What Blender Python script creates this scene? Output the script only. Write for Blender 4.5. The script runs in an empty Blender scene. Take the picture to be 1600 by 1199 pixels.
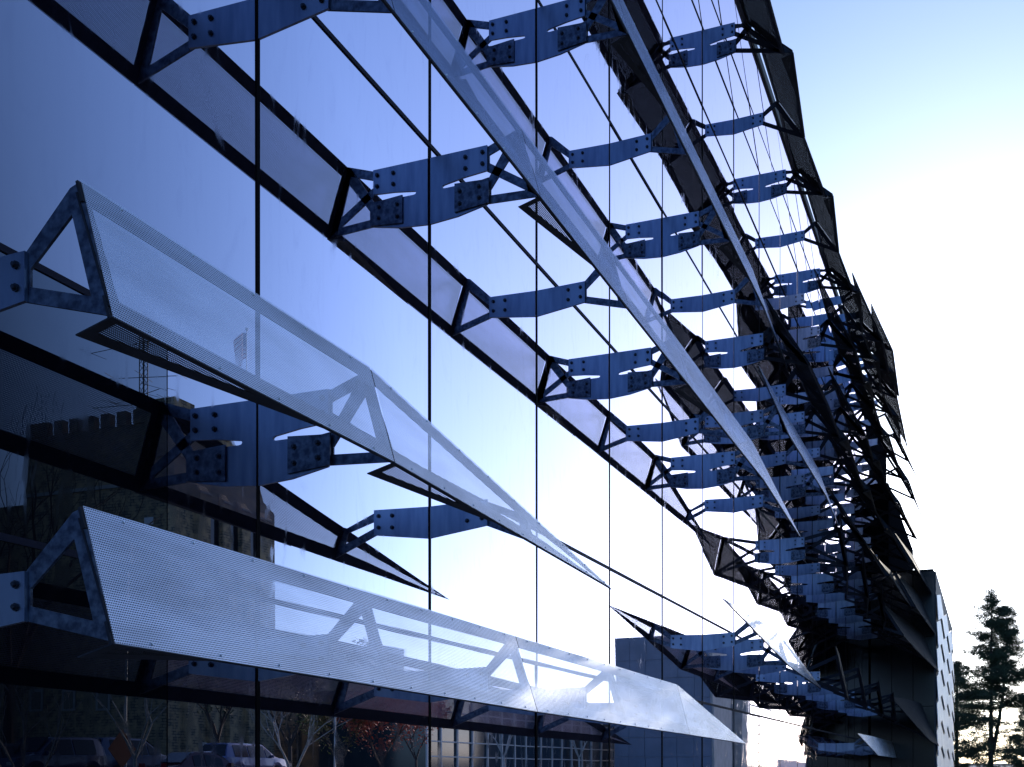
import bpy, bmesh, math, random
from mathutils import Vector, Matrix

# ------------------------------------------------------------------ frame of reference
# The glass wall is the plane x = 0 and runs along +Y; x (called e) is the distance out from the glass,
# y (called s) the distance along it, h the height above the eye (eye height 1.6 m).
scn = bpy.context.scene
EYE = 1.6
DIST = 2.69            # camera to glass
BAY = 1.524            # mullion spacing
S0 = 3.898             # mullion number 0 along the wall
TH = math.radians(22.371)
def sk(k): return S0 + BAY * k

# ------------------------------------------------------------------ camera
cam_d = bpy.data.cameras.new('camera')
cam = bpy.data.objects.new('camera', cam_d)
scn.collection.objects.link(cam)
cam.location = (DIST, 0, EYE)
cam.rotation_euler = (math.radians(90), 0, TH)
cam_d.sensor_width = 36.0
cam_d.lens = 1831 * 36 / 1600
cam_d.shift_y = (1206 - 599.5) / 1600
cam_d.clip_start = 0.05
cam_d.clip_end = 20000
scn.camera = cam

# ------------------------------------------------------------------ sky, sun, exposure
SUN_AZ = 0.0         # degrees from +Y, 0 = along the glass plane
SUN_EL = 12.0
world = bpy.data.worlds.new('World'); scn.world = world
world.use_nodes = True
wn = world.node_tree; wn.nodes.clear()
sky = wn.nodes.new('ShaderNodeTexSky'); sky.sky_type = 'NISHITA'; sky.sun_disc = False
sky.sun_elevation = math.radians(SUN_EL)
sky.sun_rotation = math.radians(SUN_AZ)
sky.altitude = 200; sky.air_density = 0.68; sky.dust_density = 0.85; sky.ozone_density = 4.2
bg = wn.nodes.new('ShaderNodeBackground'); bg.inputs['Strength'].default_value = 0.15
wo = wn.nodes.new('ShaderNodeOutputWorld')
wn.links.new(sky.outputs[0], bg.inputs[0]); wn.links.new(bg.outputs[0], wo.inputs[0])
sun_d = bpy.data.lights.new('sun', 'SUN'); sun_d.energy = 2.6; sun_d.angle = math.radians(0.5)
sun_d.color = (1.0, 0.93, 0.82)
sun = bpy.data.objects.new('sun', sun_d); scn.collection.objects.link(sun)
_a, _e = math.radians(SUN_AZ), math.radians(SUN_EL)
to_sun = Vector((math.sin(_a) * math.cos(_e), math.cos(_a) * math.cos(_e), math.sin(_e)))
sun.rotation_euler = to_sun.to_track_quat('Z', 'Y').to_euler()
scn.view_settings.view_transform = 'Standard'
scn.view_settings.look = 'None'
scn.view_settings.gamma = 1
scn.view_settings.use_curve_mapping = False
scn.view_settings.exposure = 0.75
scn.render.engine = 'CYCLES'
scn.cycles.use_denoising = True
scn.cycles.max_bounces = 8
scn.cycles.glossy_bounces = 5
scn.cycles.diffuse_bounces = 3
scn.cycles.transparent_max_bounces = 24
scn.cycles.sample_clamp_indirect = 6

random.seed(7)
COL = scn.collection

# ------------------------------------------------------------------ materials
def mat(name, col, rough=0.6, metal=0.0, spec=0.5):
    m = bpy.data.materials.new(name); m.use_nodes = True
    b = m.node_tree.nodes['Principled BSDF']
    b.inputs['Base Color'].default_value = (*col, 1)
    b.inputs['Roughness'].default_value = rough
    b.inputs['Metallic'].default_value = metal
    b.inputs['Specular IOR Level'].default_value = spec
    return m
def noise_mat(name, c1, c2, scale=5, rough=0.7, metal=0.0, stretch=(1, 1, 1), detail=6, kind='noise', bump=0.0, lo=0.35, hi=0.65):
    m = mat(name, c1, rough, metal)
    nt = m.node_tree; b = nt.nodes['Principled BSDF']
    tc = nt.nodes.new('ShaderNodeTexCoord'); mp = nt.nodes.new('ShaderNodeMapping')
    mp.inputs['Scale'].default_value = stretch
    nt.links.new(tc.outputs['Object'], mp.inputs[0])
    if kind == 'noise':
        t = nt.nodes.new('ShaderNodeTexNoise'); t.inputs['Detail'].default_value = detail; out = t.outputs['Fac']
    else:
        t = nt.nodes.new('ShaderNodeTexVoronoi'); out = t.outputs['Color']
    t.inputs['Scale'].default_value = scale
    nt.links.new(mp.outputs[0], t.inputs['Vector'])
    r = nt.nodes.new('ShaderNodeValToRGB')
    r.color_ramp.elements[0].position = lo; r.color_ramp.elements[0].color = (*c1, 1)
    r.color_ramp.elements[1].position = hi; r.color_ramp.elements[1].color = (*c2, 1)
    nt.links.new(out, r.inputs[0]); nt.links.new(r.outputs[0], b.inputs['Base Color'])
    if bump:
        bn = nt.nodes.new('ShaderNodeBump'); bn.inputs['Strength'].default_value = bump
        nt.links.new(out, bn.inputs['Height']); nt.links.new(bn.outputs[0], b.inputs['Normal'])
    return m

def glass_mat(name, ior, tint, body, smudge=1.0):
    m = bpy.data.materials.new(name); m.use_nodes = True
    nt = m.node_tree; nt.nodes.clear(); N = nt.nodes.new; L = nt.links.new
    out = N('ShaderNodeOutputMaterial'); mix = N('ShaderNodeMixShader')
    dif = N('ShaderNodeBsdfDiffuse'); dif.inputs['Color'].default_value = (*body, 1)
    glo = N('ShaderNodeBsdfGlossy'); glo.inputs['Color'].default_value = (*tint, 1)
    # reflectance of the metal-coated sheet, rising towards grazing angles
    fr = N('ShaderNodeMapRange'); lw = N('ShaderNodeLayerWeight'); lw.inputs['Blend'].default_value = 0.5
    L(lw.outputs['Facing'], fr.inputs['Value'])
    fr.inputs['From Min'].default_value = 0.30; fr.inputs['From Max'].default_value = 0.56
    fr.inputs['To Min'].default_value = ior[0]; fr.inputs['To Max'].default_value = ior[1]
    tc = N('ShaderNodeTexCoord')
    # the sheet is very slightly wavy
    nz = N('ShaderNodeTexNoise'); nz.inputs['Scale'].default_value = 0.9; nz.inputs['Detail'].default_value = 1.0
    L(tc.outputs['Object'], nz.inputs['Vector'])
    bp = N('ShaderNodeBump'); bp.inputs['Strength'].default_value = 0.02; bp.inputs['Distance'].default_value = 0.05
    L(nz.outputs['Fac'], bp.inputs['Height']); L(bp.outputs[0], glo.inputs['Normal'])
    # wiped smears: streaky film that scatters a little light
    mp = N('ShaderNodeMapping'); mp.inputs['Scale'].default_value = (1, 3.0, 1.0); mp.inputs['Rotation'].default_value = (0.5, 0, 0)
    L(tc.outputs['Object'], mp.inputs[0])
    sm = N('ShaderNodeTexNoise'); sm.inputs['Scale'].default_value = 2.2; sm.inputs['Detail'].default_value = 9; sm.inputs['Distortion'].default_value = 2.5
    L(mp.outputs[0], sm.inputs['Vector'])
    mr = N('ShaderNodeMapRange'); mr.inputs['From Min'].default_value = 0.54; mr.inputs['From Max'].default_value = 0.74
    mr.inputs['To Min'].default_value = 0.0; mr.inputs['To Max'].default_value = 0.10 * smudge
    L(sm.outputs['Fac'], mr.inputs['Value'])
    L(mr.outputs[0], glo.inputs['Roughness'])
    mp2 = N('ShaderNodeMapping'); mp2.inputs['Scale'].default_value = (1, 9.0, 0.25)
    L(tc.outputs['Object'], mp2.inputs[0])
    st = N('ShaderNodeTexNoise'); st.inputs['Scale'].default_value = 3.0; st.inputs['Detail'].default_value = 6
    L(mp2.outputs[0], st.inputs['Vector'])
    ad = N('ShaderNodeMath'); ad.operation = 'MULTIPLY_ADD'; ad.inputs[1].default_value = 1.2
    L(mr.outputs[0], ad.inputs[0])
    m2 = N('ShaderNodeMapRange'); m2.inputs['From Min'].default_value = .5; m2.inputs['From Max'].default_value = .75; m2.inputs['To Max'].default_value = .05
    L(st.outputs['Fac'], m2.inputs['Value']); L(m2.outputs[0], ad.inputs[2])
    tm = N('ShaderNodeMixRGB'); tm.inputs[1].default_value = (*tint, 1); tm.inputs[2].default_value = (tint[0] * .6, tint[1] * .62, tint[2] * .72, 1)
    L(ad.outputs[0], tm.inputs[0]); L(tm.outputs[0], glo.inputs['Color'])
    L(fr.outputs[0], mix.inputs[0]); L(dif.outputs[0], mix.inputs[1]); L(glo.outputs[0], mix.inputs[2])
    L(mix.outputs[0], out.inputs[0])
    return m

def perforated_mat(name, col, rough=0.4, metal=0.4, pitch=0.0075, r=0.33):
    """Sheet metal with round holes: UVs are in metres."""
    m = bpy.data.materials.new(name); m.use_nodes = True
    nt = m.node_tree; N = nt.nodes.new; L = nt.links.new
    b = nt.nodes['Principled BSDF']; out = nt.nodes['Material Output']
    b.inputs['Base Color'].default_value = (*col, 1); b.inputs['Roughness'].default_value = rough; b.inputs['Metallic'].default_value = metal
    uv = N('ShaderNodeUVMap'); uv.uv_map = 'UVMap'
    sc = N('ShaderNodeVectorMath'); sc.operation = 'SCALE'; sc.inputs['Scale'].default_value = 1 / pitch
    L(uv.outputs[0], sc.inputs[0])
    fr = N('ShaderNodeVectorMath'); fr.operation = 'FRACTION'; L(sc.outputs[0], fr.inputs[0])
    sb = N('ShaderNodeVectorMath'); sb.operation = 'SUBTRACT'; sb.inputs[1].default_value = (0.5, 0.5, 0); L(fr.outputs[0], sb.inputs[0])
    ln = N('ShaderNodeVectorMath'); ln.operation = 'LENGTH'; L(sb.outputs[0], ln.inputs[0])
    lt = N('ShaderNodeMath'); lt.operation = 'LESS_THAN'; lt.inputs[1].default_value = r; L(ln.outputs['Value'], lt.inputs[0])
    tr = N('ShaderNodeBsdfTransparent'); mix = N('ShaderNodeMixShader')
    L(lt.outputs[0], mix.inputs[0]); L(b.outputs[0], mix.inputs[1]); L(tr.outputs[0], mix.inputs[2])
    L(mix.outputs[0], out.inputs[0])
    # rain streaks and dust
    tc = N('ShaderNodeTexCoord'); mp = N('ShaderNodeMapping'); mp.inputs['Scale'].default_value = (6, 1.3, 6)
    L(tc.outputs['Object'], mp.inputs[0])
    nz = N('ShaderNodeTexNoise'); nz.inputs['Scale'].default_value = 1.6; nz.inputs['Detail'].default_value = 7
    L(mp.outputs[0], nz.inputs['Vector'])
    cr = N('ShaderNodeValToRGB')
    cr.color_ramp.elements[0].position = 0.3; cr.color_ramp.elements[0].color = (*[c * 0.72 for c in col], 1)
    cr.color_ramp.elements[1].position = 0.6; cr.color_ramp.elements[1].color = (*col, 1)
    L(nz.outputs['Fac'], cr.inputs[0]); L(cr.outputs[0], b.inputs['Base Color'])
    return m

M = {}
M['glass'] = glass_mat('coated_glass', (0.17, 1.0), (0.96, 0.87, 1.0), (0.004, 0.004, 0.010))
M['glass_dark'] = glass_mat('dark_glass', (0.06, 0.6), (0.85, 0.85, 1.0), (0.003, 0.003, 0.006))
M['joint'] = mat('black_joint', (0.004, 0.004, 0.006), 0.8, 0, 0.05)
M['wing_glass'] = mat('black_wing_glass', (0.004, 0.004, 0.007), 0.15, 0, 0.25)
M['transom'] = mat('blue_black_joint', (0.006, 0.007, 0.022), 0.7, 0, 0.15)
M['perf'] = perforated_mat('perforated_stainless', (0.70, 0.72, 0.84), 0.40, 0.65, 0.0068, 0.34)
M['perf_fine'] = perforated_mat('fine_perforated_stainless', (0.33, 0.42, 0.70), 0.34, 0.7, 0.006, 0.34)
M['perf_fin'] = perforated_mat('black_perforated_fin', (0.010, 0.011, 0.018), 0.8, 0.0, 0.0075, 0.30)
M['perf_unlit'] = perforated_mat('unlit_perforated_sheet', (0.022, 0.020, 0.022), 0.85, 0.0, 0.0075, 0.08)  # unlit look of upper and far sheets, put into colour and smaller holes
M['perf_unlit'].node_tree.nodes['Principled BSDF'].inputs['Specular IOR Level'].default_value = 0.1
M['rail'] = noise_mat('blackened_steel', (0.008, 0.009, 0.018), (0.016, 0.018, 0.032), 9, 0.75, 0.0)
M['plate'] = noise_mat('blue_grey_steel_plate', (0.12, 0.155, 0.24), (0.19, 0.235, 0.33), 3.0, 0.34, 0.9, (7, 7, 0.8), 8)
M['galv'] = noise_mat('galvanised_steel', (0.035, 0.045, 0.075), (0.11, 0.14, 0.20), 38, 0.42, 0.8, (1, 1, 1), 4)
M['bolt'] = mat('dark_bolt', (0.03, 0.035, 0.05), 0.4, 0.7)
M['rivet'] = mat('bright_rivet', (0.6, 0.62, 0.68), 0.3, 0.8)
M['core'] = mat('dark_interior', (0.01, 0.01, 0.012), 0.95, 0, 0.0)
M['roof'] = mat('roof_membrane', (0.15, 0.15, 0.15), 0.9)
M['screen'] = noise_mat('pale_metal_cladding', (0.55, 0.60, 0.68), (0.68, 0.72, 0.80), 1.2, 0.45, 0.2)
M['screen_joint'] = mat('cladding_joint', (0.05, 0.055, 0.07), 0.7)

# ------------------------------------------------------------------ mesh helpers
def setp(o, label=None, cat=None, group=None, kind=None):
    if label: o['label'] = label
    if cat: o['category'] = cat
    if group: o['group'] = group
    if kind: o['kind'] = kind
    return o
def empty(name, loc, label=None, cat=None, group=None):
    o = bpy.data.objects.new(name, None); COL.objects.link(o); o.location = loc
    o.empty_display_size = 0.2
    return setp(o, label, cat, group)
def link_mesh(name, me, m, parent=None, origin=None):
    if m is not None and len(me.materials) == 0: me.materials.append(m)
    o = bpy.data.objects.new(name, me); COL.objects.link(o)
    if parent is not None:
        o.parent = parent
    if origin is not None: o.location = origin
    return o
def mesh_from(name, verts, faces, uvs=None, smooth=False):
    me = bpy.data.meshes.new(name); me.from_pydata([tuple(v) for v in verts], [], faces)
    if uvs:
        ul = me.uv_layers.new(name='UVMap')
        for p in me.polygons:
            for li, vi in zip(p.loop_indices, p.vertices): ul.data[li].uv = uvs[vi]
    if smooth:
        for p in me.polygons: p.use_smooth = True
    me.update()
    return me
class MB:
    """collects shapes in local coordinates, then links them as one mesh object"""
    def __init__(s): s.v = []; s.f = []
    def add(s, vs, fs):
        n = len(s.v); s.v += [Vector(v) for v in vs]; s.f += [tuple(i + n for i in f) for f in fs]; return s
    def box(s, a, b):
        (x0, y0, z0), (x1, y1, z1) = a, b
        return s.add([(x0,y0,z0),(x1,y0,z0),(x1,y1,z0),(x0,y1,z0),(x0,y0,z1),(x1,y0,z1),(x1,y1,z1),(x0,y1,z1)],
                     [(0,3,2,1),(4,5,6,7),(0,1,5,4),(1,2,6,5),(2,3,7,6),(3,0,4,7)])
    def tube(s, p, q, r0, r1=None, n=6):
        p, q = Vector(p), Vector(q); r1 = r0 if r1 is None else r1
        d = (q - p)
        if d.length < 1e-6: return s
        d.normalize(); a = d.orthogonal().normalized(); b = d.cross(a)
        vs = [p + (a * math.cos(t) + b * math.sin(t)) * r0 for t in [2*math.pi*i/n for i in range(n)]]
        vs += [q + (a * math.cos(t) + b * math.sin(t)) * r1 for t in [2*math.pi*i/n for i in range(n)]]
        fs = [(i, (i+1) % n, n + (i+1) % n, n + i) for i in range(n)] + [tuple(range(n))[::-1], tuple(range(n, 2*n))]
        return s.add(vs, fs)
    def prism(s, poly, d):
        """poly: 3-D points of a planar polygon, d: extrusion vector"""
        n = len(poly); d = Vector(d)
        vs = [Vector(p) for p in poly] + [Vector(p) + d for p in poly]
        fs = [tuple(range(n))[::-1], tuple(range(n, 2*n))] + [(i, (i+1) % n, n + (i+1) % n, n + i) for i in range(n)]
        return s.add(vs, fs)
    def build(s, name, m, parent=None, smooth=False, origin=None):
        return link_mesh(name, mesh_from(name, s.v, s.f, None, smooth), m, parent, origin)

def inset(poly, ws):
    """inward offset of a 2-D polygon (ccw or cw), one width per edge i -> i+1"""
    n = len(poly); area = sum(poly[i][0]*poly[(i+1) % n][1] - poly[(i+1) % n][0]*poly[i][1] for i in range(n))
    sg = 1 if area > 0 else -1
    lines = []
    for i in range(n):
        a, b = Vector(poly[i]), Vector(poly[(i+1) % n]); d = (b - a).normalized()
        nrm = Vector((-d.y, d.x)) * sg
        lines.append((a + nrm * ws[i], d))
    out = []
    for i in range(n):
        (p, d), (q, e) = lines[i-1], lines[i]
        den = d.x * e.y - d.y * e.x
        t = ((q.x - p.x) * e.y - (q.y - p.y) * e.x) / (den if abs(den) > 1e-9 else 1e-9)
        out.append(p + d * t)
    return out

ORD = ['first', 'second', 'third', 'fourth', 'fifth', 'sixth', 'seventh', 'eighth', 'ninth', 'tenth', 'eleventh', 'twelfth',
       'thirteenth', 'fourteenth', 'fifteenth', 'sixteenth', 'seventeenth', 'eighteenth', 'nineteenth', 'twentieth']

# ------------------------------------------------------------------ ground
def gz(x, y):
    t = min(max((x - 10) / 26.0, 0), 1); t = t*t*(3 - 2*t)
    return 1.3 * t
xs = [-3000, -800, -200, -60, -25, -5, 0, 3, 6, 10] + [10 + 2*i for i in range(1, 14)] + [45, 60, 90, 150, 300, 900, 3000]
ys = [-3000, -800, -200, -60, -20, 0, 20, 40, 60, 90, 140, 220, 400, 900, 3000, 6000]
gv = [(x, y, gz(x, y)) for y in ys for x in xs]
nx = len(xs)
gf = [(j*nx+i, j*nx+i+1, (j+1)*nx+i+1, (j+1)*nx+i) for j in range(len(ys)-1) for i in range(nx-1)]
ground = link_mesh('ground', mesh_from('ground', gv, gf, None, True), noise_mat('winter_grass', (0.035, 0.045, 0.018), (0.075, 0.07, 0.035), 0.6, 0.95))
setp(ground, 'dull winter grass around the glass building', 'ground', kind='structure')
def sheet(name, x0, x1, y0, y1, dz, m, label, cat):
    n = 14; v = []; f = []
    for j in range(2):
        for i in range(n + 1):
            x = x0 + (x1 - x0) * i / n; v.append((x, (y0, y1)[j], gz(x, 0) + dz))
    for i in range(n): f.append((i, i+1, n+2+i, n+1+i))
    o = link_mesh(name, mesh_from(name, v, f), m); return setp(o, label, cat, kind='structure')
asph = noise_mat('asphalt', (0.04, 0.04, 0.042), (0.06, 0.06, 0.062), 30, 0.9)
conc = noise_mat('concrete_paving', (0.13, 0.13, 0.13), (0.18, 0.175, 0.17), 3, 0.9)
sheet('pavement', 0.02, 7.5, -30, 60, 0.02, conc, 'grey concrete walk along the foot of the glass wall', 'pavement')
sheet('parking_lot', 24, 44, 20, 100, 0.06, asph, 'asphalt parking lot uphill across from the glass wall', 'parking lot')

# distant ridge
rv = []; rf = []; R_N = 60
for i in range(R_N + 1):
    x = -1400 + 5200 * i / R_N
    hh = 26 + 14 * math.sin(i * 0.31) + 8 * math.sin(i * 0.83 + 1)
    rv += [(x, 2600, -2), (x, 2760, hh), (x, 3100, -2)]
for i in range(R_N):
    a = 3 * i; rf += [(a, a+3, a+4, a+1), (a+1, a+4, a+5, a+2)]
setp(link_mesh('hills', mesh_from('hills', rv, rf, None, True), noise_mat('hazy_woods', (0.10, 0.14, 0.20), (0.16, 0.20, 0.27), 0.02, 1.0)),  # blue of the distant air is put into the woods' colour
     'low blue ridge on the horizon behind the pine', 'hills', kind='structure')

# ------------------------------------------------------------------ the glass building
LEV = [-1.58, 0.688, 1.535, 3.227, 4.916, 6.63, 7.42, 8.30, 9.8]
LEAN = 0.14
def ew(h): return -LEAN * max(0.0, h - 7.42)
K0, K1 = -4, 16
bld = empty('glass_building', (0, sk(K1) / 2, 0), 'mirror glass curtain wall with black joints behind the folded metal shades', 'building')
bo = Vector(bld.location)
def bpart(name, mb, m, smooth=False):
    for v in mb.v: v -= bo
    return mb.build(name, m, bld, smooth)
yA, yB = sk(K0), sk(K1) + 0.15
bpart('core', MB().box((-18, yA, 0.0), (-0.06, yB, 7.42 + EYE)), M['core'])
bpart('upper_core', MB().add([(-18, yA, 9.03), (-0.06, yA, 9.03), (-0.06 + ew(9.8), yA, 9.8 + EYE), (-18, yA, 9.8 + EYE),
                              (-18, yB, 9.03), (-0.06, yB, 9.03), (-0.06 + ew(9.8), yB, 9.8 + EYE), (-18, yB, 9.8 + EYE)],
                             [(0,1,2,3), (4,7,6,5), (0,4,5,1), (1,5,6,2), (2,6,7,3), (3,7,4,0)]), M['core'])
bpart('roof', MB().box((-18.2, yA - .2, 9.8 + EYE), (ew(9.8) + 0.03, yB + .1, 9.8 + EYE + 0.12)), M['roof'])
rng = random.Random(3)
for k in range(K0, K1):
    for i in range(len(LEV) - 1):
        h0, h1 = LEV[i] + 0.008, LEV[i+1] - 0.008
        y0, y1 = sk(k) + 0.008, sk(k+1) - 0.008
        parts = [(y0, y1, M['glass'])]
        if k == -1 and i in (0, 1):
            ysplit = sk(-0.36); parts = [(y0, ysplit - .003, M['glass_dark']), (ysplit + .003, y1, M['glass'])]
        elif i == 0 or (k < -1 and i == 1):
            parts = [(y0, y1, M['glass'])]
        for (a, b, m) in parts:
            j = [rng.uniform(-0.0016, 0.0016) for _ in range(3)]
            vs = [(ew(h0), a, h0 + EYE), (ew(h0) + j[0], b, h0 + EYE), (ew(h1) + j[0] + j[1], b, h1 + EYE), (ew(h1) + j[1], a, h1 + EYE)]
            mb = MB().prism(vs, (-0.03, 0, 0))
            bpart('pane', mb, m)
for k in range(K0, K1 + 1):
    w = 0.0115
    y = sk(k)
    mb = MB().box((-0.04, y - w, 0.0), (0.003, y + w, 7.42 + EYE))
    mb.add([(-.04, y-w, 9.02), (.003, y-w, 9.02), (.003 + ew(9.8), y-w, 9.8+EYE), (-.04 + ew(9.8), y-w, 9.8+EYE),
            (-.04, y+w, 9.02), (.003, y+w, 9.02), (.003 + ew(9.8), y+w, 9.8+EYE), (-.04 + ew(9.8), y+w, 9.8+EYE)],
           [(0,1,2,3), (4,7,6,5), (0,4,5,1), (1,5,6,2), (2,6,7,3), (3,7,4,0)])
    bpart('mullion', mb, M['joint'])
for h in LEV[1:]:
    w = 0.011 if h < 7 else 0.008
    e = ew(h)
    bpart('transom', MB().box((e - .04, yA, h + EYE - w), (e + .0055, yB, h + EYE + w)), M['transom'])

bpart('rear_sun_blocker', MB().box((-18, yB + .02, 0.0), (-0.35, yB + 9, 9.8 + EYE)), M['core'])  # added volume, keeps direct sun off the upper far shades
bpart('added_dark_filler', MB().box((-18, yB + .03, 6.25), (0.42, yB + 9, 8.3)), M['core'])  # added black volume, fills in the dark mass behind the last shades
# wing that steps forward at the far end
wing_e = 1.46; wy0, wy1 = sk(K1) + 0.17, 40.2
bpart('wing_core', MB().box((-18, wy0 + .03, 0), (wing_e - .05, wy1, 6.2)), M['core'])
for i in range(3):
    for j in range(4):
        z0, z1 = [(0.02, 1.6), (1.6, 3.1), (3.1, 4.7), (4.7, 6.2)][j]
        x0 = 0.02 + i * 0.47
        bpart('wing_pane', MB().box((x0 + .006, wy0, z0 + .006), (x0 + .464, wy0 + .025, z1 - .006)), M['wing_glass'])
bpart('wing_roof', MB().box((-18, wy0 - .01, 6.2), (wing_e - .06, wy1 + .02, 6.24)), M['core'])

# pale chevron cladding on the long side of the wing: every sheet a part
scr = empty('chevron_screen', (wing_e, (wy0 + wy1) / 2, 0), 'pale metal screen of chevron sheets at the far end of the glass wall', 'screen')
so = Vector(scr.location)
ncol, nrow = 6, 9
cw = (wy1 - wy0) / ncol
for c in range(ncol):
    for r in range(nrow):
        y0 = wy0 + c * cw; rh = 0.62; z0 = 0.1 + r * rh
        up = 0.28 if c % 2 == 0 else -0.28
        za, zb = (z0 + (0 if c % 2 == 0 else 0.28)), (z0 + (0.28 if c % 2 == 0 else 0))
        top = 6.28
        pts = [(y0 + .01, za), (y0 + cw - .01, zb), (y0 + cw - .01, min(zb + rh - .045, top)), (y0 + .01, min(za + rh - .045, top))]
        mb = MB()
        o0 = 0.055; o1 = 0.018
        vs = [(o0, pts[0][0], pts[0][1]), (o0 + .0, pts[1][0], pts[1][1]), (o1, pts[2][0], pts[2][1]), (o1, pts[3][0], pts[3][1])]
        mb.prism([Vector(v) + Vector((wing_e, 0, 0)) - so for v in vs], (-0.012, 0, 0))
        mb.build('cladding_sheet', M['screen'], scr)
mb = MB().box((wing_e - .045, wy0 + .035, 0.0), (wing_e - .005, wy1, 6.18))
for v in mb.v: v -= so
mb.build('backing', M['screen_joint'], scr)

# ------------------------------------------------------------------ sun shades and their brackets
MOD = 0.845
def hT(n): return 0.687 + MOD * n
ROWNAME = {0: 'bottom row', 1: 'second row up', 3: 'third row up', 4: 'fourth row up', 5: 'fifth row up', 6: 'sixth row up',
           7: 'seventh row up', 8: 'eighth row up', 9: 'ninth row up', 10: 'topmost row'}

bolt_me = None
def get_bolt():
    global bolt_me
    if bolt_me is None:
        mb = MB(); mb.tube((0, 0, 0), (0, -0.006, 0), 0.0112, 0.0112, 8); mb.tube((0, -0.006, 0), (0, -0.014, 0), 0.0082, 0.0066, 6)
        bolt_me = mesh_from('bolt', mb.v, mb.f); bolt_me.materials.append(M['bolt'])
    return bolt_me

plate_cache = {}
def make_bracket(n, k, double, cnt):
    H = hT(n); e0 = ew(H - .2) + 0.0065
    desc = 'tall slotted blue steel bracket' if double else 'slim blue steel bracket'
    b = empty('bracket', (0, sk(k), H + EYE), '%s on the %s mullion in view, %s of shades' % (desc, ORD[k + 1], ROWNAME[n]), 'bracket',
              'steel brackets bolted to the mullions')
    key = (double, round(e0, 3))
    if key not in plate_cache:
        if double:
            P = [(e0, -.063), (.325, -.062), (.325, -.19), (.20, -.200), (.085, -.2165), (.075, -.221), (.073, -.227), (.078, -.233), (.09, -.235),
                 (.30, -.233), (.325, -.236), (.325, -.360), (.16, -.392), (e0, -.404)]
            G = [(.148, -.228), (.30, -.237), (.338, -.232), (.338, -.357), (.148, -.373)]
        else:
            P = [(e0, -.167), (.325, -.158), (.325, -.290), (e0, -.331)]
            G = None
        mb = MB().prism([(p[0], -.006, p[1]) for p in P], (0, .012, 0))
        pm = mesh_from('plate', mb.v, mb.f); pm.materials.append(M['plate'])
        gm = None
        if G:
            mb = MB().prism([(p[0], -.0165, p[1]) for p in G], (0, .009, 0))
            gm = mesh_from('gusset', mb.v, mb.f); gm.materials.append(M['galv'])
        plate_cache[key] = (pm, gm)
    pm, gm = plate_cache[key]
    link_mesh('plate', pm, None, b)
    if gm: link_mesh('gusset', gm, None, b)
    if k <= 9:
        if double:
            B = [(.205, -.100, -.006), (.300, -.094, -.006), (.205, -.158, -.006), (.300, -.152, -.006),
                 (.178, -.272, -.0165), (.285, -.268, -.0165), (.178, -.335, -.0165), (.285, -.325, -.0165)]
        else:
            B = [(.215, -.196, -.006), (.296, -.192, -.006), (.215, -.258, -.006), (.296, -.252, -.006)]
        for (e, h, y) in B:
            link_mesh('bolt', get_bolt(), None, b, (e, y, h))
    return b

def P3(e, s, h): return Vector((e, s, h + EYE))

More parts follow.
